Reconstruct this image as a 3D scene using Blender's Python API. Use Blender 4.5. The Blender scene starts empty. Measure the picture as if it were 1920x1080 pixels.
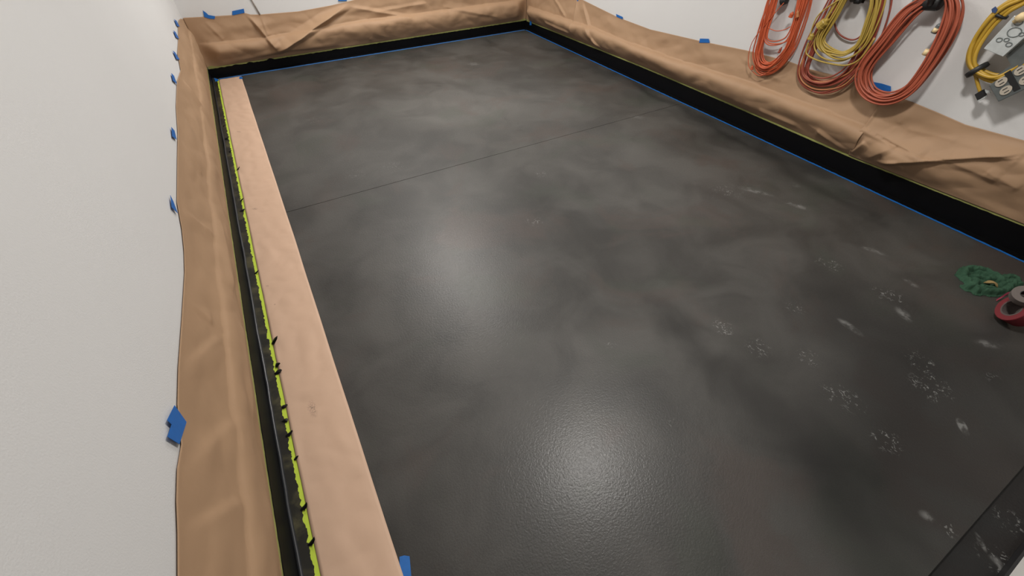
import bpy, bmesh, math, random
from mathutils import Vector, Matrix, noise
random.seed(7)
C = bpy.context.scene.collection
S = 1.55                      # one layout unit in metres (eye height of the photographer)
XL, XR, YB, YF, ZC = -0.293, 2.19, 3.58, -0.27, 1.77   # wall planes and ceiling in layout units
YD = -0.345                   # overhead door plane
# ---------- camera calibration (vanishing points of the room) ----------
F = 774.0
vd = Vector((328-960, 790, -F)).normalized()
vr = Vector((2904-960, 792, -F)).normalized()
ay = vd; ax = (vr - ay*vr.dot(ay)).normalized(); az = ax.cross(ay)
R = Matrix((ax, ay, az))
def ray(x, y): return R @ Vector((x-960, 540-y, -F))
def fl(x, y, z=0.0):
    r = ray(x, y); t = (z-1)/r.z; return Vector((r.x*t, r.y*t, z))
def onx(x, y, X):
    r = ray(x, y); t = X/r.x; return Vector((X, r.y*t, 1+r.z*t))
def ony(x, y, Y):
    r = ray(x, y); t = Y/r.y; return Vector((r.x*t, Y, 1+r.z*t))
def lerp_tab(tab, s):
    if s <= tab[0][0]: return tab[0][1]
    for (a, b), (c, d) in zip(tab, tab[1:]):
        if s <= c: return b + (d-b)*(s-a)/max(c-a, 1e-9)
    return tab[-1][1]
def sm(t): t = max(0., min(1., t)); return t*t*(3-2*t)

# ---------- materials ----------
def new_mat(name):
    m = bpy.data.materials.new(name); m.use_nodes = True
    return m, m.node_tree, m.node_tree.nodes['Principled BSDF']
def srgb(r, g, b):
    f = lambda c: (c/255/12.92) if c/255 <= .04045 else ((c/255+.055)/1.055)**2.4
    return (f(r), f(g), f(b), 1)
def mat(name, col, rough=.5, metal=0, var=0.0, scale=30, bump=0.0, bscale=200, spec=.5):
    m, nt, b = new_mat(name); N = nt.nodes; L = nt.links
    b.inputs['Roughness'].default_value = rough; b.inputs['Metallic'].default_value = metal
    b.inputs['Specular IOR Level'].default_value = spec
    tc = N.new('ShaderNodeTexCoord')
    nz = N.new('ShaderNodeTexNoise'); nz.inputs['Scale'].default_value = scale; nz.inputs['Detail'].default_value = 5
    L.new(tc.outputs['Object'], nz.inputs['Vector'])
    mx = N.new('ShaderNodeMix'); mx.data_type = 'RGBA'
    mx.inputs[6].default_value = tuple(c*(1-var) for c in col[:3])+(1,); mx.inputs[7].default_value = tuple(min(1, c*(1+var)) for c in col[:3])+(1,)
    L.new(nz.outputs['Fac'], mx.inputs[0]); L.new(mx.outputs[2], b.inputs['Base Color'])
    if bump:
        n2 = N.new('ShaderNodeTexNoise'); n2.inputs['Scale'].default_value = bscale; n2.inputs['Detail'].default_value = 3
        L.new(tc.outputs['Object'], n2.inputs['Vector'])
        bp = N.new('ShaderNodeBump'); bp.inputs['Strength'].default_value = bump; bp.inputs['Distance'].default_value = .002
        L.new(n2.outputs['Fac'], bp.inputs['Height']); L.new(bp.outputs['Normal'], b.inputs['Normal'])
    return m
M = {}
M['wall'] = mat('white_wall_paint', (.64, .635, .63), .75, var=.02, scale=3, bump=.25, bscale=260)
M['ceiling'] = mat('ceiling_paint', (.78, .78, .77), .9, var=.02)
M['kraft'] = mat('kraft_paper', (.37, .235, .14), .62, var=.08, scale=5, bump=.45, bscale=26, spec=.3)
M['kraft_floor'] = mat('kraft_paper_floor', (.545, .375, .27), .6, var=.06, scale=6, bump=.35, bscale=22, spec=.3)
M['blue'] = mat('blue_tape', (.008, .12, .42), .55, var=.12, scale=60)
M['blue_dim'] = mat('blue_tape_floor', (.035, .13, .34), .55, var=.3, scale=25)
M['green_tape'] = mat('yellow_green_tape', (.50, .64, .06), .5, var=.1, scale=20)
M['olive_tape'] = mat('olive_wall_tape', (.27, .28, .085), .6, var=.35, scale=20)
M['black'] = mat('black_paint', (.0025, .0025, .003), .5, var=.3, scale=20, bump=.1, bscale=60, spec=.12)
M['flake'] = mat('torn_black_paint', (.008, .008, .009), .35, var=.3, scale=40)
M['rubber'] = mat('black_rubber', (.012, .012, .013), .5)
M['orange'] = mat('orange_jacket', (.50, .095, .035), .42, var=.15, scale=30)
M['salmon'] = mat('faded_orange_jacket', (.36, .082, .042), .45, var=.15, scale=30)
M['rust'] = mat('rusty_red_jacket', (.27, .055, .033), .45, var=.2, scale=25)
M['tan_orange'] = mat('tan_orange_jacket', (.42, .16, .06), .45, var=.15, scale=25)
M['yellow'] = mat('mustard_jacket', (.38, .265, .05), .42, var=.12, scale=25)
M['gold'] = mat('gold_jacket', (.46, .28, .03), .4, var=.1, scale=25)
M['cream'] = mat('cream_plastic', (.75, .58, .32), .5)
M['ivory'] = mat('ivory_plastic', (.45, .40, .33), .4)
M['steel'] = mat('galvanised_steel', (.60, .64, .64), .42, metal=.45, var=.25, scale=40)
M['steel_dark'] = mat('dull_steel', (.16, .18, .18), .45, metal=.5, var=.3, scale=30)
M['rag'] = mat('green_cloth', (.036, .082, .050), .95, var=.35, scale=25, bump=.6, bscale=900, spec=.1)
M['tan'] = mat('tan_scrap', (.26, .18, .07), .9, var=.2, scale=60)
M['red'] = mat('red_tape', (.15, .010, .016), .45, var=.15, scale=40)
M['pink'] = mat('pink_tape', (.26, .03, .06), .4, var=.15, scale=40)
M['card'] = mat('pale_cardboard', (.12, .10, .09), .85, var=.1, scale=40)
M['door_white'] = mat('door_white', (.72, .71, .68), .45, var=.02)
M['door_grey'] = mat('door_grey', (.36, .38, .38), .5, var=.03)
M['cable_grey'] = mat('grey_cable', (.42, .38, .35), .6)
m, nt, b = new_mat('lamp_glow'); b.inputs['Emission Color'].default_value = (1, .97, .92, 1); b.inputs['Emission Strength'].default_value = 6; M['glow'] = m

# node helpers for shape masks laid on the floor plane
def floor_masks(nt, vec, items):
    """items: (p1, p2, halfwidth, softness, value) in layout units -> summed mask socket"""
    N, L = nt.nodes, nt.links; acc = None
    for (p1, p2, hw, soft, val) in items:
        c = (p1+p2)/2; d = p2-p1; ln = max(d.length/2, hw); ang = math.atan2(d.y, d.x)
        mp = N.new('ShaderNodeMapping'); mp.vector_type = 'TEXTURE'
        mp.inputs['Location'].default_value = (c.x*S, c.y*S, 0); mp.inputs['Rotation'].default_value = (0, 0, ang)
        mp.inputs['Scale'].default_value = (ln*S, hw*S, 10)
        L.new(vec, mp.inputs['Vector'])
        le = N.new('ShaderNodeVectorMath'); le.operation = 'LENGTH'; L.new(mp.outputs[0], le.inputs[0])
        mr = N.new('ShaderNodeMapRange'); mr.interpolation_type = 'SMOOTHSTEP'
        mr.inputs['From Min'].default_value = 1-soft if soft < 1 else 0; mr.inputs['From Max'].default_value = 1+soft*.3
        mr.inputs['To Min'].default_value = val; mr.inputs['To Max'].default_value = 0
        L.new(le.outputs['Value'], mr.inputs['Value'])
        if acc is None: acc = mr.outputs[0]
        else:
            a = N.new('ShaderNodeMath'); a.operation = 'ADD'; L.new(acc, a.inputs[0]); L.new(mr.outputs[0], a.inputs[1]); acc = a.outputs[0]
    return acc
def E(x1, y1, x2, y2, hw, soft=.9, val=1.): return (fl(x1, y1).xy.to_3d(), fl(x2, y2).xy.to_3d(), hw, soft, val)
def noise_node(nt, vec, scale, detail=4, rough=.55, dist=0):
    n = nt.nodes.new('ShaderNodeTexNoise'); n.inputs['Scale'].default_value = scale; n.inputs['Detail'].default_value = detail
    n.inputs['Roughness'].default_value = rough; n.inputs['Distortion'].default_value = dist
    nt.links.new(vec, n.inputs['Vector']); return n.outputs['Fac']
def mth(nt, op, a, b=None, clamp=False):
    n = nt.nodes.new('ShaderNodeMath'); n.operation = op; n.use_clamp = clamp
    for i, v in enumerate((a, b)):
        if v is None: continue
        if isinstance(v, (int, float)): n.inputs[i].default_value = v
        else: nt.links.new(v, n.inputs[i])
    return n.outputs[0]
def mapr(nt, v, a, b, c, d):
    n = nt.nodes.new('ShaderNodeMapRange'); n.interpolation_type = 'SMOOTHSTEP'
    for k, x in zip(('From Min', 'From Max', 'To Min', 'To Max'), (a, b, c, d)): n.inputs[k].default_value = x
    nt.links.new(v, n.inputs['Value']); return n.outputs[0]
def mixc(nt, f, a, b):
    n = nt.nodes.new('ShaderNodeMix'); n.data_type = 'RGBA'
    if isinstance(f, (int, float)): n.inputs[0].default_value = f
    else: nt.links.new(f, n.inputs[0])
    for i, v in ((6, a), (7, b)):
        if isinstance(v, tuple): n.inputs[i].default_value = v
        else: nt.links.new(v, n.inputs[i])
    return n.outputs[2]

def epoxy(name, base, scuffs, blobs, dark=1.0):
    m, nt, b = new_mat(name); N, L = nt.nodes, nt.links
    tc = N.new('ShaderNodeTexCoord').outputs['Object']
    big = noise_node(nt, tc, .9, 3, .5, .4); mid = noise_node(nt, tc, 3.2, 4, .55, .6); fine = noise_node(nt, tc, 420, 2)
    sp = noise_node(nt, tc, 90, 3)
    v = mth(nt, 'ADD', mth(nt, 'MULTIPLY', big, .55), mth(nt, 'MULTIPLY', mid, .45))
    f = mapr(nt, v, .34, .66, 0, 1)
    col = mixc(nt, f, tuple(c*.62*dark for c in base)+(1,), tuple(c*1.30*dark for c in base)+(1,))
    # faint reddish and greenish pigment clouds
    red = mapr(nt, noise_node(nt, tc, 1.7, 4, .6, .8), .52, .66, 0, .55)
    col = mixc(nt, red, col, tuple(c*k*dark for c, k in zip(base, (1.10, .90, .86)))+(1,))
    grn = mapr(nt, noise_node(nt, tc, 2.3, 3, .5, .5), .55, .68, 0, .4)
    col = mixc(nt, grn, col, tuple(c*k*dark for c, k in zip(base, (.82, .96, .84)))+(1,))
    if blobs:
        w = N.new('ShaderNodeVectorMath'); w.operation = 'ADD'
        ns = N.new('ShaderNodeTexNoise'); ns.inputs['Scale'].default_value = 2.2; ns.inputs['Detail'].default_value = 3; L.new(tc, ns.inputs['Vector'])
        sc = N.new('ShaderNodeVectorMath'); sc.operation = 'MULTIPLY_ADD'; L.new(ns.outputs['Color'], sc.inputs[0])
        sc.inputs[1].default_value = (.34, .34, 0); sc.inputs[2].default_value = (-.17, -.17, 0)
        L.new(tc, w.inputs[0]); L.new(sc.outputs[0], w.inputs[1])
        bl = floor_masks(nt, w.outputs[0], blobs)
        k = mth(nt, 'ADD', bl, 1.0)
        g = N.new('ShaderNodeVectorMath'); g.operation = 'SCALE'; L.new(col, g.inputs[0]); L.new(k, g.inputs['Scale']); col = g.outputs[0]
    # fine flecks
    fk = mapr(nt, fine, .35, .65, .86, 1.14)
    g = N.new('ShaderNodeVectorMath'); g.operation = 'SCALE'; L.new(col, g.inputs[0]); L.new(fk, g.inputs['Scale']); col = g.outputs[0]
    if scuffs:
        solid = floor_masks(nt, tc, [s[:5] for s in scuffs if s[5] == 0]); tread = floor_masks(nt, tc, [s[:5] for s in scuffs if s[5] == 1])
        t1 = mapr(nt, noise_node(nt, tc, 30, 3, .6, 1.5), .52, .62, 0, 1)
        wv = N.new('ShaderNodeTexWave'); wv.inputs['Scale'].default_value = 19; wv.inputs['Distortion'].default_value = 14; wv.inputs['Detail'].default_value = 2; wv.inputs['Detail Scale'].default_value = 2.2
        L.new(tc, wv.inputs['Vector']); t2 = mapr(nt, wv.outputs['Fac'], .62, .9, 0, 1)
        s = mth(nt, 'MULTIPLY', solid, mapr(nt, noise_node(nt, tc, 24, 4, .6, .6), .42, .62, .08, .9))
        t = mth(nt, 'MULTIPLY', mth(nt, 'MULTIPLY', tread, mth(nt, 'MULTIPLY', t1, t2)), 1.8)
        gen = mth(nt, 'MULTIPLY', mapr(nt, noise_node(nt, tc, 38, 4, .65, 2.5), .68, .80, 0, 1), .16)
        fac = mth(nt, 'MULTIPLY', mth(nt, 'ADD', mth(nt, 'ADD', s, t), gen, True), .34)
        col = mixc(nt, fac, col, (.36, .36, .35, 1))
    L.new(col, b.inputs['Base Color'])
    L.new(mapr(nt, mth(nt, 'ADD', mth(nt, 'MULTIPLY', mid, .5), mth(nt, 'MULTIPLY', sp, .5)), .3, .7, .40, .52), b.inputs['Roughness'])
    b.inputs['Specular IOR Level'].default_value = .27; b.inputs['Coat Weight'].default_value = .10; b.inputs['Coat Roughness'].default_value = .20
    bp = N.new('ShaderNodeBump'); bp.inputs['Strength'].default_value = .42; bp.inputs['Distance'].default_value = .0015
    L.new(mth(nt, 'ADD', noise_node(nt, tc, 150, 3), mth(nt, 'MULTIPLY', sp, .6)), bp.inputs['Height']); L.new(bp.outputs['Normal'], b.inputs['Normal']); L.new(bp.outputs['Normal'], b.inputs['Coat Normal'])
    return m
SC = []
for a in [(1373,347,1450,367,.02,.9,.8,0),(1471,378,1518,393,.018,.9,1,0),(1611,461,1663,479,.013,.9,1,0),(1523,481,1583,507,.035,.9,1.2,1),
          (1694,523,1723,539,.013,.8,1.2,0),(1632,544,1705,565,.035,.9,1.2,1),(1681,575,1707,603,.018,.9,1,0),(1570,595,1616,629,.014,.9,1.2,0),
          (1476,565,1507,588,.03,.9,.9,1),(1406,640,1437,663,.035,.9,1.6,1),(1505,660,1528,681,.03,.9,1.5,1),(1700,660,1751,694,.04,.9,1.1,1),
          (1720,700,1775,751,.05,.9,1.5,1),(1829,642,1876,648,.016,.9,.9,0),(1849,699,1876,720,.02,.9,1,1),(1797,782,1813,818,.0115,.35,1.3,0),
          (1642,808,1684,845,.035,.9,1.1,1),(1538,725,1632,767,.04,.9,1.0,1),(1347,596,1367,632,.03,.9,1,1),(1722,962,1757,974,.012,.9,.9,0),
          (1765,982,1792,1003,.018,.9,1,1),(870,118,905,122,.05,.9,.5,0),(575,225,600,228,.06,.9,.5,1),(725,308,750,318,.05,.9,.7,1),
          (985,412,1022,420,.03,.9,.7,1),(1005,322,1022,330,.03,.9,.8,1),(1330,350,1400,368,.05,.9,.7,1),(1440,405,1446,410,.008,.9,1,0),
          (650,330,680,322,.05,.9,.4,1),(1180,215,1210,222,.04,.9,.4,0),(1260,790,1275,800,.02,.9,.8,1),(1140,640,1150,650,.02,.9,.5,1),(1480,340,1500,352,.02,.9,.5,0)]:
    SC.append(E(*a[:7]) + (a[7],))
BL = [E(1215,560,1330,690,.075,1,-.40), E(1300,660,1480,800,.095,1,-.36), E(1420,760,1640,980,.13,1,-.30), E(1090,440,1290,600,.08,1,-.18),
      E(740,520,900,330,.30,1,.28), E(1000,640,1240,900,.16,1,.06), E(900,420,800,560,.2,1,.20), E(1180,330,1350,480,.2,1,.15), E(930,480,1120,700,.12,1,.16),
      E(1000,45,1900,560,.045,1,-.35), E(1500,620,1960,760,.45,1,-.72), E(1450,860,1900,1000,.34,1,-.50), E(960,90,620,160,.2,1,-.08), E(720,1000,800,1080,.12,1,-.15),  # wide bottom-right patches paint the light falloff into the floor colour
      E(900,320,1060,400,.07,1,-.16), E(560,400,720,760,.08,1,-.08), E(700,240,1100,160,.30,1,.22), E(520,150,1300,260,.5,1,.12), E(1500,470,1350,420,.2,1,.10), E(1480,640,1620,700,.08,1,.15), E(1060,250,1250,300,.12,1,.12)]  # far-end patches paint missing floor reflection in as lighter colour
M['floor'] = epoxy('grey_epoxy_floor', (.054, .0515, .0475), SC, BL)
AP = [E(1838,995,1858,1033,.006,.6,1.1)+(0,), E(1862,1046,1890,1054,.012,.9,1)+(0,), E(1878,1052,1890,1075,.004,.6,1)+(0,), E(1850,1030,1900,1060,.03,.9,1.5)+(1,), E(1890,960,1915,990,.03,.9,1)+(1,)]
M['apron'] = epoxy('dark_apron', (.014, .0135, .013), AP, [])

# kraft floor paper with its few ink marks
def paper_marks(m, items):
    nt = m.node_tree; N, L = nt.nodes, nt.links; b = nt.nodes['Principled BSDF']
    tc = N.new('ShaderNodeTexCoord').outputs['Object']
    k = floor_masks(nt, tc, items)
    k = mth(nt, 'MULTIPLY', k, mapr(nt, noise_node(nt, tc, 130, 2, .6, 2), .48, .56, 0, 1))
    src = b.inputs['Base Color'].links[0].from_socket
    L.new(mixc(nt, mth(nt, 'MULTIPLY', k, .75, True), src, (.06, .045, .04, 1)), b.inputs['Base Color'])
paper_marks(M['kraft_floor'], [E(443,247,453,249,.007), E(474,392,483,394,.009), E(582,752,592,785,.012,.9,.8), E(499,537,505,538,.003), E(515,571,517,573,.003)])
# paint thinly covering the tape: black with olive showing through
m, nt, b = new_mat('thin_black_paint'); tc = nt.nodes.new('ShaderNodeTexCoord').outputs['Object']
nt.links.new(mixc(nt, mapr(nt, noise_node(nt, tc, 9, 5, .65, .6), .42, .68, 0, 1), (.012, .012, .009, 1), (.062, .056, .028, 1)), b.inputs['Base Color'])
b.inputs['Roughness'].default_value = .42; b.inputs['Specular IOR Level'].default_value = .4; M['thin_black'] = m

# ---------- mesh helpers ----------
def link(name, bm, m, parent=None, smooth=False):
    me = bpy.data.meshes.new(name)
    bmesh.ops.recalc_face_normals(bm, faces=bm.faces[:])
    bm.to_mesh(me); bm.free()
    for x in (m if isinstance(m, (list, tuple)) else [m]): me.materials.append(x)
    if smooth:
        for p in me.polygons: p.use_smooth = True
    o = bpy.data.objects.new(name, me); C.objects.link(o)
    if parent: o.parent = parent
    return o
def tag(o, label=None, cat=None, group=None, kind=None):
    if label: o['label'] = label
    if cat: o['category'] = cat
    if group: o['group'] = group
    if kind: o['kind'] = kind
    return o
def empty(name, label, cat, group=None):
    o = bpy.data.objects.new(name, None); C.objects.link(o); return tag(o, label, cat, group)
def box(bm, a, b_):
    vs = [bm.verts.new(Vector((x, y, z))*S) for x in (a[0], b_[0]) for y in (a[1], b_[1]) for z in (a[2], b_[2])]
    for f in ((0,1,3,2),(4,6,7,5),(0,4,5,1),(2,3,7,6),(0,2,6,4),(1,5,7,3)): bm.faces.new([vs[i] for i in f])
def struct(name, boxes, m):
    bm = bmesh.new()
    for a, b_ in boxes: box(bm, a, b_)
    o = link(name, bm, m); o['kind'] = 'structure'; return o
def grid(bm, fn, nu, nv, mi=0):
    rows = [[bm.verts.new(fn(i/nu, j/nv)*S) for j in range(nv+1)] for i in range(nu+1)]
    for i in range(nu):
        for j in range(nv):
            f = bm.faces.new((rows[i][j], rows[i+1][j], rows[i+1][j+1], rows[i][j+1])); f.material_index = mi
def solid(o, th, off=0):
    md = o.modifiers.new('thickness', 'SOLIDIFY'); md.thickness = th; md.offset = off; return o
def tube(bm, pts, r, n=8, mi=0, cap=True, radii=None):
    P = [Vector(p)*S for p in pts]; rings = []; up = None
    for i, p in enumerate(P):
        t = (P[min(i+1, len(P)-1)] - P[max(i-1, 0)]).normalized()
        if up is None: up = t.orthogonal().normalized()
        up = (up - t*up.dot(t)).normalized(); sd = t.cross(up)
        rr = (radii[i] if radii else r)*S
        rings.append([bm.verts.new(p + (up*math.cos(2*math.pi*k/n) + sd*math.sin(2*math.pi*k/n))*rr) for k in range(n)])
    for a, b_ in zip(rings, rings[1:]):
        for k in range(n):
            f = bm.faces.new((a[k], a[(k+1) % n], b_[(k+1) % n], b_[k])); f.material_index = mi; f.smooth = True
    if cap:
        for r_ in (rings[0], rings[-1]):
            f = bm.faces.new(r_); f.material_index = mi
def prism(bm, pts, nrm, th):
    """closed outline pts (layout units) pushed along nrm by th"""
    lo = [bm.verts.new(Vector(p)*S) for p in pts]; hi = [bm.verts.new((Vector(p)+nrm*th)*S) for p in pts]
    bm.faces.new(lo); bm.faces.new(hi[::-1]); n = len(pts)
    for i in range(n): bm.faces.new((lo[i], lo[(i+1) % n], hi[(i+1) % n], hi[i]))
def nz(x, y=0., z=0.): return noise.noise(Vector((x, y, z)))

# ---------- the setting ----------
T = .08
CUT = 1.694; g = .0013
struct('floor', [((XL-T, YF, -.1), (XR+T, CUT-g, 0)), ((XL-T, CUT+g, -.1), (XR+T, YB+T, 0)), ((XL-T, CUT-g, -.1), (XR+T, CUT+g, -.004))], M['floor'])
ap = struct('floor_apron', [((XL-T, -1.3, -.12), (XR+T, YF, -.012))], M['apron'])
struct('wall_left', [((XL-T, YD, 0), (XL, YB, ZC))], M['wall'])
struct('wall_back', [((XL-T, YB, 0), (XR+T, YB+T, ZC))], M['wall'])
struct('wall_right', [((XR, YD, 0), (XR+T, YB, ZC))], M['wall'])
struct('ceiling', [((XL-T, YD-.1, ZC), (XR+T, YB+T, ZC+.05))], M['ceiling'])
struct('wall_front', [((XL-T, YD-.1, 1.45), (XR+T, YD, ZC)), ((XL-T, YD-.1, -.012), (XL+.04, YD, 1.45)), ((XR-.04, YD-.1, -.012), (XR+T, YD, 1.45))], M['wall'])
door = empty('door_1', None, None); door['kind'] = 'structure'
bm = bmesh.new()
for k in range(4):
    z0 = .012 + k*.36
    box(bm, (XL+.04, YD-.03, z0), (XR-.04, YD-.002, z0+.355))
link('door_panel', bm, M['door_white'], door)
bm = bmesh.new()
for k in range(4):
    for j in range(6):
        x0 = XL+.07+j*.393; z0 = .05+k*.36
        box(bm, (x0, YD-.004, z0), (x0+.34, YD+.0015, z0+.28))
link('panel_inset', bm, M['door_grey'], door)
bm = bmesh.new(); box(bm, (XL+.04, YD-.03, -.0115), (XR-.04, YD+.003, .012)); link('bottom_seal', bm, M['rubber'], door)

# ---------- black painted skirting ----------
topL = [(-.3, .092), (.34, .089), (.84, .089), (1.37, .085), (2.14, .077), (3.55, .060)]
topB = [(-.3, .056), (2.2, .060)]
topR = [(-.3, .100), (.12, .096), (.72, .078), (1.5, .082), (2.12, .080), (3.4, .058), (3.6, .056)]
def mL(s, z, o): return Vector((XL+o, s, z))
def mB(s, z, o): return Vector((s, YB-o, z))
def mR(s, z, o): return Vector((XR-o, s, z))
def skirt(name, mp, s0, s1, top, rag, seed, bits=()):
    bm = bmesh.new(); n = int((s1-s0)/.004)
    def fn(u, v):
        s = s0+(s1-s0)*u; zt = lerp_tab(top, s) + rag*(nz(s*45, seed) + .6*nz(s*130, seed+3))
        for (c, w, h) in bits:
            if abs(s-c) < w: zt += h*(1-abs(s-c)/w)**.5
        path = [(0, .0045), (zt*.5, .0055), (zt, .0058), (zt, .0005)]
        k = v*3; i = min(int(k), 2); a, b_ = path[i], path[i+1]
        return mp(s, a[0]+(b_[0]-a[0])*(k-i), a[1]+(b_[1]-a[1])*(k-i))
    grid(bm, fn, n, 3); o = link(name, bm, M['black']); o['kind'] = 'structure'; return o
skirt('baseboard_left', mL, YF, YB, topL, .0015, 1)
skirt('baseboard_back', mB, XL, XR, topB, .0022, 5, [(-.03, .02, .006), (.10, .025, .009), (-.12, .02, .004), (.55, .03, .004)])
skirt('baseboard_right', mR, YF, YB, topR, .0010, 9)
# paint carried on to the floor beside each wall
def film(name, fa, fb, s0, s1, m, rag, seed, z=.0022, step=.003):
    bm = bmesh.new(); n = int((s1-s0)/step)
    def fn(u, v):
        s = s0+(s1-s0)*u
        r_ = rag*(nz(s*38, seed)+.7*nz(s*110, seed+2)+.4*nz(s*300, seed+5))
        return fa(s) if v < .25 else (fb(s, r_) if v < .75 else fb(s, r_)-Vector((0, 0, z*.9)))
    grid(bm, fn, n, 2); o = link(name, bm, m); o['kind'] = 'structure'; return o
film('trim_1', lambda s: Vector((XL+.003, s, .0045)), lambda s, r_: Vector((XL+.0315+r_, s, .0024)), YF, YB-.02, M['thin_black'], .0045, 11)
film('trim_2', lambda s: Vector((s, YB-.003, .0045)), lambda s, r_: Vector((s, YB-.034+r_, .0018)), XL, XR, M['black'], .003, 13)
film('trim_3', lambda s: Vector((XR-.003, s, .0045)), lambda s, r_: Vector((XR-.031+r_, s, .0018)), YF, YB, M['black'], .0022, 17)
# glossy bead of sealant in the left corner
bm = bmesh.new()
pts = [Vector((XL+.0075+.003*nz(s*5, 2)+.001*nz(s*23, 2), s, .0045+.0016*nz(s*9, 8))) for s in [YF+.01+i*.02 for i in range(int((YB-YF)/.02))]]
tube(bm, pts, .0045, 8)
M['bead'] = mat('black_sealant', (.022, .024, .028), .28, spec=.6)
o = link('trim_4', bm, M['bead'], smooth=True); o['kind'] = 'structure'

# ---------- tapes running along the walls ----------
def wall_tape(mp, s0, s1, top, h, m, label, seed, hvar=.003, lift_=.006):
    bm = bmesh.new(); n = int((s1-s0)/.012)
    def fn(u, v):
        s = s0+(s1-s0)*u; z0 = lerp_tab(top, s)-.012; z1 = z0+.012+h+lift_+hvar*nz(s*8, seed)
        return mp(s, z0+(z1-z0)*v, .0040 + .0006*nz(s*20, v*3))
    grid(bm, fn, n, 2); o = link('masking_tape', bm, m); solid(o, .0006)
    return tag(o, label, 'tape')
wall_tape(mL, YF+.01, YB-.01, topL, .0055, M['olive_tape'], 'thin yellow-green tape line along top of black skirting on left wall', 3)
wall_tape(mB, XL+.01, XR-.01, topB, .011, M['olive_tape'], 'yellow-green tape line above black skirting on far wall', 5, .004)
wall_tape(mR, YF+.01, YB-.01, topR, .008, M['olive_tape'], 'yellow-green tape line above black skirting on right wall under the hanging cords', 7)
def floor_strip(fn_, n, name, m, th=.0005):
    bm = bmesh.new(); grid(bm, fn_, n, 2); o = link(name, bm, m); solid(o, th); return o
def tear(s, seed): return .0016*nz(s*50, seed)+.001*nz(s*160, seed)
y0, y1 = -.1, 3.535
ft = floor_strip(lambda u, v: Vector((XL+.008+(.0345)*v+(tear(y0+(y1-y0)*u, 2)*.5 if v > .9 else 0), y0+(y1-y0)*u, .0012)), 400, 'masking_tape', M['green_tape'])
tag(ft, 'bright yellow-green floor tape beside the long brown floor paper, black paint torn along its edge', 'tape')
x0_, x1_ = XL+.045, XR-.02
o = floor_strip(lambda u, v: Vector((x0_+(x1_-x0_)*u, YB-.054+.034*v+(tear(x0_+(x1_-x0_)*u, 4) if v < .1 else 0), .0010)), 500, 'masking_tape', M['blue_dim'])
tag(o, 'blue tape strip on the floor along the far wall', 'tape')
o = floor_strip(lambda u, v: Vector((XR-.0415+.028*v+(tear(YF+.01+(YB-YF-.04)*u, 6) if v < .1 else 0), YF+.01+(YB-YF-.04)*u, .0010)), 700, 'masking_tape', M['blue'])
tag(o, 'long blue tape strip on the floor along the right wall', 'tape')
# torn flakes of black paint standing on the left floor tape
def flake(x, y, size, lean, parent):
    p = fl(x, y); p.z = .002; bm = bmesh.new()
    rnd = random.Random(int(x*7+y)); out = []
    n = 7
    for i in range(n):
        a = 2*math.pi*i/n; out.append((math.cos(a)*size*rnd.uniform(.35, 1.1), math.sin(a)*size*.55*rnd.uniform(.5, 1.1)))
    cen = bm.verts.new((p+Vector((0, 0, size*.4)))*S); lo = []; hi = []
    for (a, b_) in out:
        q = p+Vector((a+.3*lean*size, b_, .001+max(0, (a/size+.4))*size*.9*lean)); lo.append(bm.verts.new(q*S))
    for i in range(n): bm.faces.new((cen, lo[i], lo[(i+1) % n]))
    o = link('paint_flake', bm, M['flake'], parent); solid(o, .0012); return o
for a in [(447,319,.010,.9),(453,378,.010,.8),(456,396,.012,.4),(482,513,.009,.8),(513,645,.013,1.2),(519,688,.012,.7),(523,700,.012,.4),(537,790,.010,.3),(543,816,.010,.6),(555,862,.006,.9),
          (571,953,.0095,1.0),(584,1021,.0095,1.0),(533,765,.010,.3),(420,238,.010,.6),(425,262,.012,.5),(432,286,.009,.6)]:
    flake(a[0], a[1], a[2]*1.35, a[3], ft)

# ---------- kraft paper ----------
def seg_feats(plane, specs):
    """specs: (x1,y1,x2,y2, height, widthA, widthB) in photo coordinates on the wall plane"""
    out = []
    for (x1, y1, x2, y2, h, wa, wb) in specs:
        if plane == 'L': a, b_ = onx(x1, y1, XL), onx(x2, y2, XL); a, b_ = (a.y, a.z), (b_.y, b_.z)
        elif plane == 'R': a, b_ = onx(x1, y1, XR), onx(x2, y2, XR); a, b_ = (a.y, a.z), (b_.y, b_.z)
        else: a, b_ = ony(x1, y1, YB), ony(x2, y2, YB); a, b_ = (a.x, a.z), (b_.x, b_.z)
        out.append((a, b_, h, wa, wb))
    return out
def ridge(s, z, f):
    (ax_, az_), (bx, bz), h, wa, wb = f
    dx, dz = bx-ax_, bz-az_; L2 = dx*dx+dz*dz; t = ((s-ax_)*dx+(z-az_)*dz)/L2
    tc = max(0, min(1, t)); px, pz = ax_+dx*tc, az_+dz*tc
    d = math.hypot(s-px, z-pz); side = dx*(z-az_)-dz*(s-ax_)
    w = wa if side > 0 else wb
    if d >= w: return 0
    endf = 1.0
    k = 1-d/w
    taper = sm(min(tc, 1-tc)*6+.35)
    return h*taper*k**1.3
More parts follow.
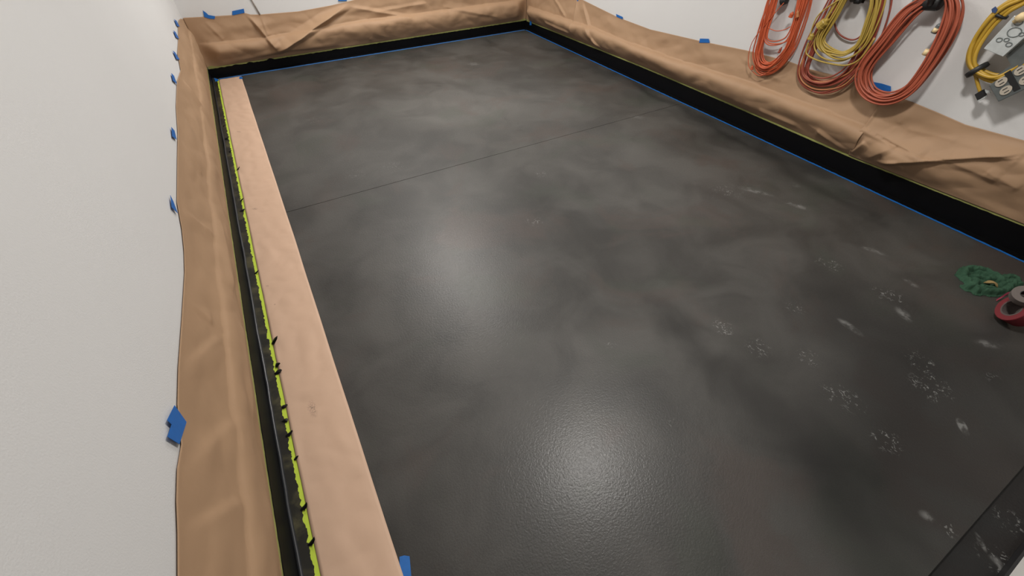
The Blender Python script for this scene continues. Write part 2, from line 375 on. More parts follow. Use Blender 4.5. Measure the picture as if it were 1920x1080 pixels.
def wall_paper(mp, s0, s1, bot, top, crease, feats, B, seed, base=.003, wob=.006, ns=500, nv=64, cornerfade=(1, 1), cr_h=.010, lift=.010, parent=None, rot=None):
    bm = bmesh.new()
    def fn(u, v):
        s = s0+(s1-s0)*u
        zb, zt = lerp_tab(bot, s)+lift, lerp_tab(top, s); zc = lerp_tab(crease, s)
        z = zb+(zt-zb)*v
        fd = 1
        if cornerfade[0]: fd *= sm((s-s0)/.12)
        if cornerfade[1]: fd *= sm((s1-s)/.12)
        amp = B*(.8+.35*nz(s*1.7, seed)+.25*nz(s*4.1, seed+3))
        if z >= zc:
            t = max(0, min(1, (z-zc)/max(zt-zc, 1e-4))); off = cr_h*(1-t)**1.5*(1+.5*nz(s*2.3, seed+7))
        else:
            t = max(0, min(1, (zc-z)/max(zc-zb, 1e-4)))
            off = cr_h + amp*max(0, math.sin(math.pi*t**.62))**.9 - cr_h*sm(t)
        e = sm(v*6)*sm((1-v)*4)
        w = wob*(nz(s*3.1, z*7, seed)+.5*nz(s*7.3, z*13, seed+4)+.3*nz(s*17, z*24, seed+8))
        w += .35*wob*abs(nz(s*6+z*9, z*5-s*3, seed+12))*2
        off += e*w
        off = off*fd
        for f in feats: off += ridge(s, z, f)*e
        return mp(s, z, base+max(off, 0.0003))
    grid(bm, fn, ns, nv)
    o = link('masking_paper', bm, M['kraft'], parent, smooth=True); solid(o, .0005); return o
def tabX(pts, X): return sorted([(onx(x, y, X).y, onx(x, y, X).z) for x, y in pts])
def tabY(pts, Y): return sorted([(ony(x, y, Y).x, ony(x, y, Y).z) for x, y in pts])
tL = tabX([(332,44),(333,70),(331,100),(337,132),(330,152),(328,200),(331,250),(330,300),(329,380),(338,430),(342,470),(343,510),(337,600),(330,690),(328,760),(332,800),(335,835),(327,880),(325,940),(327,1000),(327,1080)], XL)
tL = [(-.4, tL[0][1])]+[q for q in tL if q[0] < 3.0]+[(3.05, .400), (3.3, .392), (3.45, .370), (3.6, .338)]
cL = tabX([(352,90),(362,160),(370,230),(375,280),(383,360),(388,430),(391,520),(400,620),(412,730),(424,860),(434,960),(441,1080)], XL)
cL = [(-.4, cL[0][1])]+cL+[(3.6, cL[-1][1])]
fL = seg_feats('L', [(335,260,372,330,.006,.02,.05),(340,150,368,200,.008,.02,.06),(338,395,385,440,.005,.02,.05),(336,700,395,640,.006,.015,.05),(345,560,385,610,.005,.05,.015),
                     (330,900,420,800,.005,.02,.06),(335,1010,430,950,.006,.015,.05),(396,420,412,560,.006,.015,.03),(424,620,455,800,.005,.012,.03)])
o = wall_paper(mL, YF, YB-.004, topL, tL, cL, fL, .017, 21, wob=.007, ns=620, cornerfade=(0, 1), cr_h=.013, lift=.004)
tag(o, 'long creased brown masking paper hung on the left wall above black skirting', 'paper')
tB = tabY([(333,37),(345,33),(385,31),(435,28),(455,23),(470,27),(487,27),(560,21),(620,10),(650,3)], YB)
tB += [(.85, .352), (1.2, .335), (1.6, .345), (2.2, .35)]; tB = [(-.4, tB[0][1])]+tB
cB = tabY([(372,81),(467,73),(544,60),(676,37),(810,21),(920,6)], YB); cB = [(-.4, cB[0][1])]+cB+[(2.3, cB[-1][1])]
fB = seg_feats('B', [(655,5,519,93,.045,.034,.045),(462,24,517,90,.026,.05,.018),(488,28,502,66,.010,.05,.012),(655,12,770,32,.014,.02,.05),(519,95,430,118,.008,.02,.03),
                     (385,40,420,75,.006,.05,.02),(520,92,640,85,.010,.05,.02),(700,60,790,90,.007,.04,.03),(830,12,930,30,.008,.05,.02),(690,70,720,95,.008,.03,.02),(800,5,700,22,.009,.04,.02)])
o = wall_paper(mB, XL+.004, XR-.004, topB, tB, cB, fB, .046, 33, wob=.012, ns=520, cr_h=.012, lift=.007)
tag(o, 'wrinkled brown masking paper hung along the far wall with a diagonal fold', 'paper')
tR = tabX([(1094,0),(1161,33),(1220,55),(1320,78),(1400,94),(1481,115),(1518,129),(1598,149),(1713,191),(1757,209),(1812,233),(1920,262)], XR)
tR = [(-.4, tR[0][1]-.01)]+tR+[(3.1, .33), (3.6, .34)]
cRf = tabX([(992,10),(1081,39),(1112,48),(1183,77),(1287,115),(1392,146),(1500,185),(1560,206),(1627,235)], XR); cRf = [(.6, cRf[0][1])]+cRf+[(3.6, cRf[-1][1])]
fRf = seg_feats('R', [(1083,-10,1083,65,.016,.02,.05),(1090,-5,1118,70,.014,.05,.015),(1118,70,1150,118,.012,.05,.015),(975,5,985,40,.016,.02,.04),(1150,108,1280,165,.012,.05,.02),(1030,40,1075,62,.010,.05,.02),
                      (1250,150,1330,185,.010,.05,.02),(1395,110,1470,150,.008,.02,.05),(1540,240,1590,285,.012,.05,.02),(1430,205,1500,235,.008,.05,.02),(1040,-5,1065,30,.010,.03,.015)])
o = wall_paper(mR, .735, YB-.004, topR, tR, cRf, fRf, .050, 44, wob=.010, ns=620, cornerfade=(0, 1), cr_h=.016, lift=.007)
tag(o, 'long brown masking paper on right wall from far corner to the rust-red cord coil', 'paper')
cRn = tabX([(1627,235),(1692,272),(1749,289),(1800,297),(1920,289)], XR); cRn = [(-.4, cRn[0][1]-.01)]+cRn+[(.9, cRn[-1][1])]
fRn = seg_feats('R', [(1627,237,1745,289,.018,.02,.05),(1635,262,1600,286,.014,.02,.03),(1730,175,1690,232,.006,.04,.02),(1635,306,1702,300,.014,.05,.02),(1690,270,1620,300,.010,.05,.02),
                      (1660,300,1935,284,.030,.018,.085),(1785,295,1880,335,.008,.02,.06),(1860,315,1920,350,.007,.03,.03),(1650,204,1592,290,.005,.02,.01),(1700,240,1800,262,.006,.05,.03),(1840,262,1920,300,.006,.04,.03)])
o = wall_paper(mR, YF, .753, topR, tR, cRn, fRn, .030, 55, base=.0058, wob=.010, ns=340, cornerfade=(0, 0), cr_h=.020, lift=.007)
tag(o, 'near sheet of brown masking paper on right wall, below the golden yellow cord', 'paper')
# brown paper laid on the floor
bm = bmesh.new(); px0, px1, py0, py1 = XL+.0415, -.1075, -.02, 3.515
def fp(u, v):
    y = py0+(py1-py0)*u; x = px0+(px1-px0-(.006*sm((y-1.5)/2)))*v+(.0015*nz(y*3, 5) if v > .5 else 0)
    e = sm(min(v, 1-v)*9)
    z = .0022 + e*(.0024*abs(nz(y*5, v*2, 3))+.0026*abs(nz(y*15, v*2.2, 9))+.001*nz(y*9+v*3, v*4, 4)) + .0022*sm(1-v*8)*(.5+nz(y*7, 2))
    return Vector((x, y, max(z, .002)))
grid(bm, fp, 900, 20); o = link('floor_paper', bm, M['kraft_floor'], smooth=True); solid(o, .0005)
tag(o, 'long narrow strip of flat brown paper laid on the floor by the left wall', 'paper')

# ---------- small pieces of blue tape ----------
def patch(pts, plane, off, label, group=None, curl=.0):
    bm = bmesh.new()
    if plane == 'L': P = [onx(x, y, XL+off) for x, y in pts]; n = Vector((1, 0, 0))
    elif plane == 'R': P = [onx(x, y, XR-off) for x, y in pts]; n = Vector((-1, 0, 0))
    elif plane == 'B': P = [ony(x, y, YB-off) for x, y in pts]; n = Vector((0, -1, 0))
    else: P = [fl(x, y, off) for x, y in pts]; n = Vector((0, 0, 1))
    prism(bm, P, n, .0005); o = link('tape_piece', bm, M['blue']); return tag(o, label, 'tape', group)
c1 = lambda L_: [(280+x/4.8, y/4.8) for x, y in L_]
patch([(326.5,36),(331,39),(337,50),(332,49)], 'L', .0048, 'blue tape piece on left wall nearest the far corner')
patch([(325,57),(329,60),(336,73),(330,70)], 'L', .0048, 'blue tape piece on left wall, second from the far corner')
patch([(324,95),(328,98),(337,112),(331,111)], 'L', .0048, 'thin blue tape piece on left wall, third from the far corner')
patch([(321,137),(326,142),(332,158),(324,151)], 'L', .0048, 'blue tape piece on left wall level with the far end of the floor paper')
patch([(321,238),(327,245),(331,262),(323,256)], 'L', .0048, 'small blue diamond of tape on left wall edge, third from the photographer')
patch([(319,366),(325,378),(333,400),(322,389)], 'L', .0048, 'pointed blue tape piece on left wall, second from the photographer')
patch([(326.8,760),(349.3,791.5),(336,833),(313.4,819),(321.5,796),(312.7,788)], 'L', .0048, 'large blue notched tape piece on left wall nearest the photographer')
patch(c1([(480,92),(515,118),(532,135),(592,145),(588,171),(540,168),(495,153)]), 'B', .0052, 'torn blue tape piece on far wall paper edge, closest to left corner')
patch(c1([(745,100),(850,78),(857,115),(748,138)]), 'B', .0052, 'rectangular blue tape piece on far wall paper edge, right of the torn one')
patch([(634,-5),(652,-7),(650,1.5),(634,2)], 'B', .0052, 'blue tape piece at picture top holding the diagonal fold of far paper')
patch([(1081.5,-6),(1085,-6),(1084,2.5),(1082,2.5)], 'R', .0052, 'sliver of blue tape on right wall paper at picture top')
c3 = lambda L_: [(1100+x/4.8, y/4.8) for x, y in L_]
patch(c3([(265,126),(326,153),(322,173),(268,150)]), 'R', .0052, 'small dark blue tape piece on upper edge of right wall paper, near the far end')
patch(c3([(1020,347),(1100,349),(1106,385),(1012,384)]), 'R', .0052, 'bright blue tape piece on right wall left of the orange cord')
c4 = lambda L_: [(1380+x/4.354, y/4.354) for x, y in L_]
patch(c4([(1118,668),(1190,682),(1265,705),(1266,746),(1170,738),(1128,722)]), 'R', .0052, 'blue tape piece seen through the rust-red cord coil')
patch([(993.5,38.5),(996.8,39),(996.5,47.3),(993,47)], 'R', .0078, 'tiny dark blue tape piece at the far right corner above black skirting')
patch([(749,1044),(758,1041.5),(768,1043),(772,1090),(750,1090)], 'F', .001, 'blue tape strip on the floor at near end of the brown floor paper')
patch([(401,146),(410,149),(409,152),(404,153)], 'F', .003, 'blue tape scrap at far left corner of floor paper')
patch([(448,143),(455,144.5),(454.5,148),(449,148)], 'F', .003, 'blue tape scrap at far right corner of floor paper')

# grey cable down the far wall
bm = bmesh.new(); a, b_ = ony(466, -10, YB-.004), ony(490, 32, YB-.004)
d = b_-a; tube(bm, [a-d*1.0, a, a+d*.88], .0042, 8)
o = link('cable', bm, M['cable_grey'], smooth=True); tag(o, 'thin grey cable running down the far wall behind the brown paper', 'cable')

# ---------- cord coils ----------
def spline(pts, n, closed=True):
    m_ = len(pts); out = []
    segs = m_ if closed else m_-1
    for k in range(n):
        t = k/n*segs if closed else k/(n-1)*segs
        i = int(t) if t < segs else segs-1; f = t-i
        g_ = (lambda j: pts[j % m_]) if closed else (lambda j: pts[max(0, min(m_-1, j))])
        p0, p1, p2, p3 = g_(i-1), g_(i), g_(i+1), g_(i+2)
        out.append(.5*((2*p1)+(p2-p0)*f+(2*p0-5*p1+4*p2-p3)*f*f+(3*p1-p0-3*p2+p3)*f**3))
    return out
def coil(px, depth, loops, width, r, seed, lenvar=(0, 0), dvar=.012, wob=.3, hook_i=0):
    """one continuous cord wound `loops` times about the traced outline; returns points"""
    rnd = random.Random(seed)
    base = spline([onx(x, y, XR-depth) for x, y in px], 96); top = onx(*px[hook_i], XR-depth)
    n = len(base); pars = [(rnd.uniform(-1, 1), rnd.uniform(*lenvar) if lenvar != (0, 0) else 0, rnd.uniform(-1, 1)) for _ in range(loops+1)]
    pts = []
    for k in range(loops*n):
        i = k % n; l = k//n; f = i/n; p = base[i]; a, b_ = pars[l], pars[l+1]
        w, ln, dd = (a[j]+(b_[j]-a[j])*sm(f) for j in range(3))
        t = (base[(i+1) % n]-base[i-1]).normalized(); nn = Vector((0, -t.z, t.y))
        q = p+nn*width*(w+wob*nz(f*5+l*3.7, seed))*(.45+.55*sm(min(f, 1-f)*5))
        q = top+(q-top)*(1+ln)
        q.x += dvar*(dd+.5*nz(f*4+l*2.1, seed+9))
        q.x = min(q.x, XR-.016-r)
        pts.append(q)
    return pts
def hook(parent, x, y, depth, drop=.02, w=.010, m='rubber'):
    """black wall hook: plate on the wall and an up-turned arm that carries the coil"""
    p = onx(x, y, XR-depth); bm = bmesh.new()
    box(bm, (XR-.004, p.y-.012, p.z-.03), (XR-.0002, p.y+.012, p.z+.06))
    tube(bm, [(XR-.003, p.y, p.z-.004), (XR-.02, p.y, p.z-.012), (XR-depth-.03, p.y, p.z-.012), (XR-depth-.045, p.y, p.z+.004), (XR-depth-.048, p.y, p.z+.03)], w, 10)
    o = link('wall_hook', bm, M[m], smooth=True); return tag(o, parent, 'hook')
def wrap(parent, p, axis, R_, ln, m, name='strap'):
    """band around the bundle at p, axis along the bundle"""
    axis = axis.normalized(); u = axis.orthogonal().normalized(); v_ = axis.cross(u); bm = bmesh.new(); n = 16
    rg = []
    for k in (-1, -.8, .8, 1):
        rr = R_*(1 if abs(k) < .9 else .9)
        rg.append([bm.verts.new((p+axis*ln*k+(u*math.cos(2*math.pi*j/n)+v_*math.sin(2*math.pi*j/n)*.9)*rr)*S) for j in range(n)])
    for a, b_ in zip(rg, rg[1:]):
        for j in range(n): bm.faces.new((a[j], a[(j+1) % n], b_[(j+1) % n], b_[j]))
    bm.faces.new(rg[0]); bm.faces.new(rg[-1])
    return link(name, bm, M[m], parent, smooth=True)
def plug(parent, p, d, ln, R_, m, prongs=True, name='plug'):
    d = d.normalized(); bm = bmesh.new()
    ks = [(0, .35), (.22, .5), (.26, .82), (.34, .98), (.7, .94), (.74, 1.06), (.97, 1.06), (1, .9)]
    tube(bm, [p+d*ln*k for k, _ in ks], R_, 10, radii=[R_*q for _, q in ks])
    for f_ in bm.faces: f_.smooth = False
    o = link(name, bm, M[m], parent, smooth=False)
    if prongs:
        bm = bmesh.new(); sd = d.orthogonal().normalized()
        for s in (-1, 1): tube(bm, [p+d*ln*.98+sd*R_*.4*s, p+d*ln*1.35+sd*R_*.4*s], R_*.14, 6)
        link('prong', bm, M['steel'], o)
    return o
# coil 1: tangled bright orange
k1 = empty('extension_cord', 'tangled bright orange cord coil, leftmost on the right wall', 'cord')
bm = bmesh.new()
P1 = [(1480,-30),(1456,-15),(1440,25),(1427,70),(1418,105),(1425,128),(1448,127),(1476,98),(1494,52),(1510,0),(1512,-25),(1498,-38)]
tube(bm, coil(P1, .040, 21, .023, .003, 3, (-.13, .05), .016, .7), .0031, 7)
Pi = [(1480,-28),(1458,-5),(1447,30),(1437,60),(1437,78),(1452,83),(1475,75),(1490,45),(1500,0),(1505,-20)]
tube(bm, coil(Pi, .045, 3, .010, .003, 4, (-.04, .04), .010, .5), .0027, 7)
link('cord', bm, M['orange'], k1)
bm = bmesh.new()
tube(bm, spline([onx(x, y, XR-.05) for x, y in [(1470,5),(1440,40),(1410,80),(1403,118),(1412,135),(1425,142),(1440,135),(1458,125)]], 40, False), .0018, 6)
tube(bm, spline([onx(x, y, XR-.05) for x, y in [(1482,50),(1470,56),(1455,58),(1440,52)]], 20, False), .0020, 6)
tube(bm, spline([onx(x, y, XR-.045) for x, y in [(1425,143),(1450,135),(1470,118),(1490,90)]], 20, False), .0016, 6)
link('loose_strand', bm, M['orange'], k1)
plug(k1, onx(1487, 22, XR-.055), onx(1478, 40, XR-.055)-onx(1487, 22, XR-.055), .022, .0085, 'orange', False)
plug(k1, onx(1496, 18, XR-.06), onx(1495, 36, XR-.06)-onx(1496, 18, XR-.06), .03, .0060, 'tan_orange', False, 'connector')
plug(k1, onx(1466, 88, XR-.06), onx(1459, 101, XR-.06)-onx(1466, 88, XR-.06), .026, .0055, 'rust', True)
plug(k1, onx(1411, 122, XR-.055), onx(1409, 136, XR-.055)-onx(1411, 122, XR-.055), .022, .006, 'orange', True)
hook('black hook holding the tangled bright orange cord coil', 1478, -18, .035)
wrap(k1, onx(1471, 0, XR-.035), Vector((0, .5, -.3)), .020, .012, 'rubber')
# coil 2b: rust coil hanging lower, behind the yellow one
k2 = empty('extension_cord', 'rusty orange cord coil hanging lowest behind the mustard yellow coil', 'cord')
bm = bmesh.new()
P2 = [(1610,-35),(1580,-25),(1548,35),(1522,85),(1508,128),(1514,150),(1540,161),(1572,152),(1606,122),(1634,65),(1650,5),(1648,-28)]
tube(bm, coil(P2, .036, 14, .030, .003, 11, (-.05, .05), .014, .3), .0033, 8)
link('cord', bm, M['rust'], k2)
bm = bmesh.new()
tube(bm, spline([onx(x, y, XR-.042) for x, y in [(1560,25),(1530,65),(1508,108),(1505,135),(1516,150),(1545,154),(1575,145),(1600,128),(1640,70)]], 60, False), .0038, 8)
tube(bm, spline([onx(x, y, XR-.040) for x, y in [(1562,25),(1525,80),(1500,125),(1503,150),(1522,165),(1550,168),(1585,158),(1620,120)]], 60, False), .0030, 8)
link('loose_strand', bm, M['tan_orange'], k2)
bm = bmesh.new()
tube(bm, spline([onx(x, y, XR-.014) for x, y in [(1562,20),(1565,45),(1574,64),(1592,74),(1608,72),(1625,55)]], 30, False), .0032, 8)
link('inner_loop', bm, M['rust'], k2)
# coil 2a: yellow
k3 = empty('extension_cord', 'mustard yellow cord coil with moulded plug, hanging on top of the rusty orange coil', 'cord')
bm = bmesh.new()
P3 = [(1612,-28),(1590,-20),(1562,30),(1538,72),(1538,92),(1556,104),(1585,107),(1614,86),(1634,40),(1644,0),(1636,-26)]
tube(bm, coil(P3, .064, 13, .028, .003, 21, (-.05, .035), .014, .4), .0032, 8)
tube(bm, spline([onx(x, y, XR-.065) for x, y in [(1590,-8),(1565,5),(1535,28),(1522,55),(1518,72)]], 30, False), .0028, 8)
tube(bm, spline([onx(x, y, XR-.065) for x, y in [(1516,80),(1512,100),(1530,112),(1560,120),(1590,122),(1615,108),(1640,72)]], 40, False), .0032, 8)
link('cord', bm, M['yellow'], k3)
plug(k3, onx(1553, 36, XR-.075), onx(1527, 58, XR-.075)-onx(1553, 36, XR-.075), .040, .0175, 'yellow', False, 'connector')
plug(k3, onx(1525, 62, XR-.068), onx(1515, 80, XR-.068)-onx(1525, 62, XR-.068), .026, .010, 'yellow', True)
hook('black hook holding the mustard yellow and rusty orange coils', 1610, -10, .045)
wrap(k3, onx(1609, 0, XR-.055), Vector((0, -1, .1)), .014, .010, 'rubber')
# coil 3: big rust-red oval
k4 = empty('extension_cord', 'large rust-red cord coil in a neat oval with black strap, between yellow coils', 'cord')
bm = bmesh.new()
P4 = [(1758,-12),(1732,6),(1702,30),(1665,77),(1630,122),(1622,150),(1634,173),(1665,182),(1702,167),(1740,120),(1770,67),(1784,24),(1780,-5)]
tube(bm, coil(P4, .050, 21, .028, .003, 31, (-.014, .010), .024, .3), .0036, 8)
link('cord', bm, M['salmon'], k4)
wrap(k4, onx(1752, 2, XR-.045), Vector((0, -1, .12)), .030, .024, 'rubber')
plug(k4, onx(1768, 40, XR-.06), onx(1750, 62, XR-.06)-onx(1768, 40, XR-.06), .038, .009, 'steel_dark', False)
bm = bmesh.new(); tube(bm, [onx(1757, 53, XR-.065), onx(1751, 60, XR-.065)], .008, 10); link('connector_cap', bm, M['cream'], k4)
bm = bmesh.new(); tube(bm, [onx(1741, 93, XR-.065), onx(1733, 103, XR-.065)], .009, 10); link('connector_cap', bm, M['cream'], k4)
plug(k4, onx(1726, 0, XR-.06), onx(1712, 3, XR-.06)-onx(1726, 0, XR-.06), .022, .008, 'steel_dark', True)
hook('black hook holding the large rust-red coil', 1758, -4, .045)
# coil 4: gold cord with outlet boxes
k5 = empty('extension_cord', 'golden yellow cord coil with black straps and metal outlet boxes, rightmost on the wall', 'cord')
bm = bmesh.new()
P5 = [(1950,-22),(1925,-2),(1892,14),(1862,40),(1838,73),(1826,100),(1826,120),(1840,135),(1865,145),(1890,140),(1930,115),(1965,70),(1990,20),(1975,-20)]
tube(bm, coil(P5, .052, 10, .024, .004, 41, (-.010, .010), .020, .15), .0056, 9)
tube(bm, spline([onx(x, y, XR-.05) for x, y in [(1826,128),(1830,145),(1834,160),(1838,172)]], 20, False), .0050, 9)
link('cord', bm, M['gold'], k5)
pa = onx(1832, 131, XR-.052); wrap(k5, pa, onx(1843, 139, XR-.052)-onx(1822, 112, XR-.052), .030, .008, 'rubber')
pa = onx(1876, 28, XR-.052); wrap(k5, pa, onx(1886, 18, XR-.052)-onx(1868, 36, XR-.052), .024, .004, 'rubber', 'cable_tie')
bm = bmesh.new(); prism(bm, [onx(x, y, XR-.075) for x, y in [(1860,17),(1867,12),(1871,18),(1868,24),(1861,23)]], Vector((-1, 0, 0)), .004)
M['navy'] = mat('navy_label', (.03, .06, .16), .5); link('tag', bm, M['navy'], k5)
bm = bmesh.new(); prism(bm, [onx(x, y, XR-.045) for x, y in [(1833,175),(1846,167),(1851,178),(1838,186)]], Vector((-1, 0, 0)), .022); pl = link('plug', bm, M['rubber'], k5)
bm = bmesh.new(); prism(bm, [onx(x, y, XR-.048) for x, y in [(1838,187),(1851,179),(1852,181),(1839,188.5)]], Vector((-1, 0, 0)), .018)
prism(bm, [onx(x, y, XR-.050) for x, y in [(1848,168),(1857,171),(1858,174),(1850,174)]], Vector((-1, 0, 0)), .006); link('prong', bm, M['steel'], pl)
# galvanised knockout box and the receptacle box wired to it
def on(x, y, d): return onx(x, y, XR-d)
bm = bmesh.new(); prism(bm, [on(x, y, .055) for x, y in [(1854,88),(1890,103),(1948,52),(1912,26)]], Vector((-1, 0, 0)), .038)
bx1 = link('junction_box', bm, M['steel'], k5)
bv = bx1.modifiers.new('edge', 'BEVEL'); bv.width = .002; bv.segments = 2
def lp(a, b_, c, d, u, v): return tuple((1-u)*(1-v)*a[i]+u*(1-v)*b_[i]+u*v*c[i]+(1-u)*v*d[i] for i in (0, 1))
Q1 = [(1852,84),(1888,99),(1946,48),(1910,22)]
for (u, v, rr, mm) in [(.5,.55,.016,'steel_dark'),(.25,.22,.007,'steel_dark'),(.75,.22,.007,'steel_dark'),(.3,.8,.010,'steel_dark'),(.8,.6,.006,'steel_dark'),(.75,.85,.006,'steel_dark'),(.5,.3,.006,'steel_dark')]:
    p = on(*lp(*Q1, u, v), .0945); bm = bmesh.new()
    ring = [p+Vector((0, math.cos(2*math.pi*k/16)*rr, math.sin(2*math.pi*k/16)*rr*.8)) for k in range(17)]
    tube(bm, ring, .0012, 6, cap=False); link('knockout', bm, M[mm], bx1)
bm = bmesh.new(); p = on(1900, 42, .10); q = on(1925, 26, .10); tube(bm, [p, p+(q-p)*.3, p+(q-p)*.31, p+(q-p)*.8, q], .011, 10, radii=[.006, .007, .0125, .0125, .009]); link('cable_clamp', bm, M['cream'], bx1)
bm = bmesh.new(); prism(bm, [on(x, y, .050) for x, y in [(1891,104),(1900,120),(1870,142),(1905,150),(1960,108),(1950,55)]], Vector((-1, 0, 0)), .018); link('back_plate', bm, M['steel_dark'], k5)
Q2 = [(1863,156),(1881,187),(1946,156),(1926,118)]
bm = bmesh.new(); prism(bm, [on(x, y, .050) for x, y in Q2], Vector((-1, 0, 0)), .036); bx2 = link('outlet_box', bm, M['steel_dark'], k5)
bv = bx2.modifiers.new('edge', 'BEVEL'); bv.width = .003; bv.segments = 2
Q3 = [(1860,152),(1878,183),(1943,152),(1923,114)]
bm = bmesh.new(); prism(bm, [on(*lp(*Q3, u, v), .0865) for u, v in ((.0,.36),(1,.36),(1,.55),(.0,.55))], Vector((-1, 0, 0)), .0012); link('centre_strap', bm, M['rubber'], bx2)
for (u, v) in [(.28,.2),(.76,.2),(.26,.78),(.74,.78)]:
    p = on(*lp(*Q3, u, v), .0865); bm = bmesh.new()
    e1 = (on(*Q3[1], .0865)-on(*Q3[0], .0865)).normalized(); e2 = (on(*Q3[3], .0865)-on(*Q3[0], .0865)).normalized()
    prism(bm, [p+e1*math.cos(a)*.0125+e2*math.sin(a)*.015 for a in [2*math.pi*k/20 for k in range(20)]], Vector((-1, 0, 0)), .003)
    rc = link('receptacle', bm, M['ivory'], bx2)
    bm = bmesh.new()
    for sg in (-1, 1):
        c_ = p+e1*.005*sg+Vector((-.003, 0, 0)); prism(bm, [c_+e2*.006+e1*.0012, c_+e2*.006-e1*.0012, c_-e2*.006-e1*.0012, c_-e2*.006+e1*.0012], Vector((-1, 0, 0)), .0006)
    link('slot', bm, M['rubber'], rc)
hook('black hook holding the golden yellow cord', 1952, -14, .050)

# ---------- green rag ----------
bm = bmesh.new()
RG = [([(1803,519),(1806,510),(1816,506),(1830,507),(1845,511),(1858,517),(1869,522),(1873,530)], .012),
      ([(1818,520),(1832,523),(1846,527),(1858,525)], .010), ([(1808,526),(1818,531),(1832,532),(1846,535)], .011), ([(1826,528),(1822,540),(1828,548)], .011),
      ([(1812,541),(1822,540),(1836,546),(1855,550),(1872,549),(1888,542),(1900,533)], .012), ([(1838,541),(1856,543),(1874,538),(1890,531)], .010),
      ([(1868,529),(1880,524),(1895,521),(1903,526),(1907,536)], .010), ([(1874,531),(1888,528),(1900,530)], .009), ([(1806,520),(1812,530),(1818,536)], .009), ([(1832,513),(1850,519),(1866,527)], .010)]
RC = [([fl(x, y).xy for x, y in pts], r) for pts, r in RG]
allp = [p for pts, r in RC for p in pts]
gx0, gx1 = min(p.x for p in allp)-.03, max(p.x for p in allp)+.03; gy0, gy1 = min(p.y for p in allp)-.03, max(p.y for p in allp)+.03
def segd(p, a, b_):
    d = b_-a; t = max(0, min(1, (p-a).dot(d)/max(d.length_squared, 1e-9))); return (p-a-d*t).length
NX, NY = 110, 170; H_ = {}
for i in range(NX+1):
    for j in range(NY+1):
        p = Vector((gx0+(gx1-gx0)*i/NX, gy0+(gy1-gy0)*j/NY)); h = 0
        q = p+Vector((.006*nz(p.x*60, p.y*60, 1), .006*nz(p.x*60, p.y*60, 5)))
        for pts, r in RC:
            d = min(segd(q, a, b_) for a, b_ in zip(pts, pts[1:]))
            if d < r: h = max(h, math.sqrt(r*r-d*d)*1.55)
        dm = min(min(segd(q, a, b_) for a, b_ in zip(pts, pts[1:]))-r for pts, r in RC)
        if dm < .006 and h < .0025: h = .0025
        if h > 0: h += .003*abs(nz(p.x*120, p.y*120, 9))+.004*abs(nz(p.x*55+3, p.y*55, 2))*min(1, h/.01)
        H_[i, j] = (p, h)
vv = {}
def gv(i, j):
    if (i, j) not in vv:
        p, h = H_[i, j]; vv[i, j] = bm.verts.new(Vector((p.x, p.y, max(h, .0006)))*S)
    return vv[i, j]
for i in range(NX):
    for j in range(NY):
        if sum(H_[a][1] > 0 for a in ((i, j), (i+1, j), (i+1, j+1), (i, j+1))) >= 2:
            bm.faces.new((gv(i, j), gv(i+1, j), gv(i+1, j+1), gv(i, j+1)))
o = link('cleaning_rag', bm, M['rag'], smooth=True); tag(o, 'crumpled dark green rag lying on the grey floor at right', 'rag')
bm = bmesh.new(); c = fl(1862, 530, .022)
def scr(u, v):
    a, b_ = (u-.5)*.036, (v-.5)*.02*(1-abs(u-.5)*1.2)
    return Vector((c.x-.002+a*.35+b_, c.y-a+b_*.3, .024+.007*nz(u*3, v*3, 4)-.012*(u-.5)**2*4))
grid(bm, scr, 10, 8); o = link('scrap', bm, M['tan'], smooth=True); solid(o, .002); tag(o, 'small tan scrap lying in the folds of the green rag', 'scrap')

# ---------- tape rolls by the rag ----------
def roll(bmo, bmc, cen, axis, R_, r_, w):
    axis = axis.normalized(); u = axis.orthogonal().normalized(); v_ = axis.cross(u); n = 40
    def ring(k, rr): return [(cen+axis*k+(u*math.cos(2*math.pi*j/n)+v_*math.sin(2*math.pi*j/n))*rr)*S for j in range(n)]
    def shell(bm, prof):
        rg = [[bm.verts.new(p) for p in ring(k, rr)] for k, rr in prof]
        for a, b_ in zip(rg, rg[1:]+rg[:1]):
            for j in range(n): bm.faces.new((a[j], a[(j+1) % n], b_[(j+1) % n], b_[j]))
    rc = r_*1.12
    shell(bmo, [(-w, rc), (-w, R_*.97), (-w*.93, R_), (w*.93, R_), (w, R_*.97), (w, rc)])
    shell(bmc, [(-w*1.02, r_), (-w*1.02, rc*1.03), (w*1.02, rc*1.03), (w*1.02, r_)])
M['dark_card'] = mat('shaded_cardboard', (.09, .07, .065), .9, var=.15, scale=40)
tr = empty('tape_roll', 'roll of red tape lying at right picture edge beside the green rag', 'tape')
cen = fl(1909, 583, .049); bo, bc = bmesh.new(), bmesh.new()
roll(bo, bc, cen, Vector((-.55, .62, .30)), .043, .024, .022)
link('tape', bo, M['red'], tr, smooth=False); link('core', bc, M['dark_card'], tr)
bm = bmesh.new()
pts = [fl(x, y, z) for x, y, z in [(1908,552,.07),(1898,549,.055),(1888,551,.03),(1878,557,.012),(1868,563,.003)]]
sp_ = spline(pts, 24, False); rows = []
for i, p in enumerate(sp_):
    wd = .009*(1-.5*i/24); rows.append([bm.verts.new((p+Vector((a, a*.3, 0)))*S) for a in (-wd, 0, wd)])
for a, b_ in zip(rows, rows[1:]):
    for k in (0, 1): bm.faces.new((a[k], a[k+1], b_[k+1], b_[k]))
solid(link('loose_end', bm, M['pink'], tr, smooth=True), .0012)
t2 = empty('tape_roll', 'pale grey-white roll with dark hole resting on the red roll at picture edge', 'tape')
cen2 = fl(1921, 555, .100); bo, bc = bmesh.new(), bmesh.new()
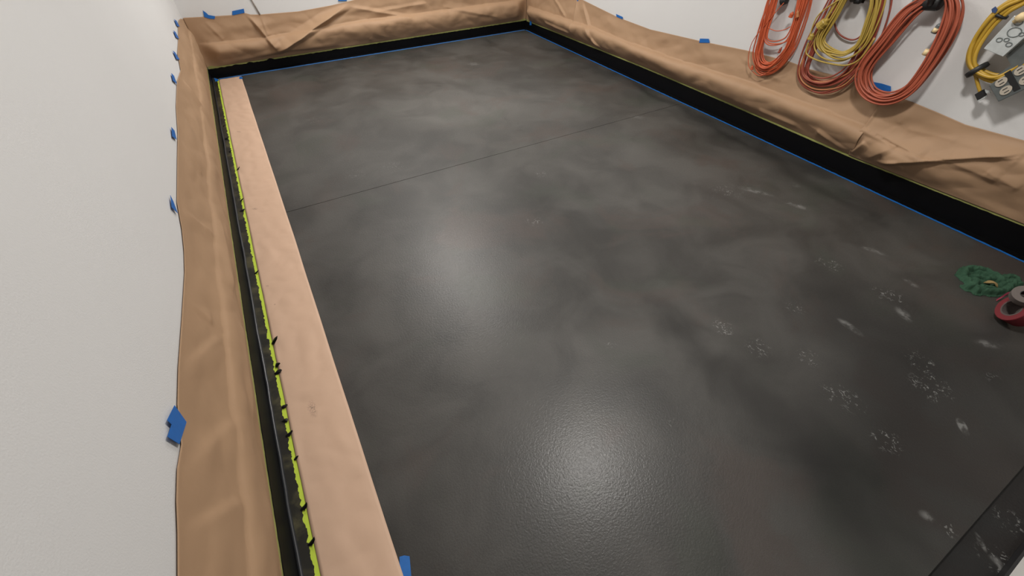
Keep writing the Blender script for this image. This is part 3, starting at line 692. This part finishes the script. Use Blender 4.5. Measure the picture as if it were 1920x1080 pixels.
roll(bo, bc, cen2, Vector((-.45, .05, .9)), .030, .011, .010)
link('tape', bo, M['card'], t2); link('core', bc, M['rubber'], t2)

# ---------- ceiling lamps and an added far fill ----------
def ceiling_lamp(x, y, power, dia, label):
    t = empty('ceiling_light', label, 'lamp'); t.location = Vector((x, y, ZC))*S
    bm = bmesh.new(); bmesh.ops.create_cone(bm, cap_ends=True, segments=40, radius1=dia/2+.03, radius2=dia/2+.01, depth=.03); bmesh.ops.translate(bm, verts=bm.verts, vec=(0, 0, -.015)); link('housing', bm, M['door_white'], t)
    bm = bmesh.new(); bmesh.ops.create_cone(bm, cap_ends=True, segments=40, radius1=dia/2-.01, radius2=dia/2, depth=.012); bmesh.ops.translate(bm, verts=bm.verts, vec=(0, 0, -.036)); link('diffuser', bm, M['glow'], t)
    ld = bpy.data.lights.new('lamp', 'AREA'); ld.shape = 'DISK'; ld.size = dia; ld.energy = power; ld.color = (1, .965, .92)
    lo = bpy.data.objects.new('bulb', ld); C.objects.link(lo); lo.location = (0, 0, -.045); lo.parent = t
ceiling_lamp(.955, .69, 82, .32, 'round ceiling lamp above the near half of the room')
ceiling_lamp(.955, 2.26, 40, .50, 'round ceiling lamp above the middle of the room')
ceiling_lamp(.955, 2.85, 80, .90, 'added round fill lamp brightening the far end of the room')  # added fill, only there to brighten the far floor and walls

w = bpy.data.worlds.new('world'); bpy.context.scene.world = w; w.use_nodes = True
w.node_tree.nodes['Background'].inputs[0].default_value = (.5, .55, .6, 1); w.node_tree.nodes['Background'].inputs[1].default_value = .15

# ---------- camera ----------
cd = bpy.data.cameras.new('camera'); cam = bpy.data.objects.new('camera', cd); C.objects.link(cam)
cd.sensor_width = 36; cd.lens = F/1920*36; cd.clip_start = .02
cam.matrix_world = Matrix.Translation((0, 0, S)) @ R.to_4x4()
sc = bpy.context.scene; sc.camera = cam
vs = sc.view_settings; vs.view_transform = 'Standard'; vs.look = 'None'; vs.gamma = 1; vs.exposure = -.50; vs.use_curve_mapping = False
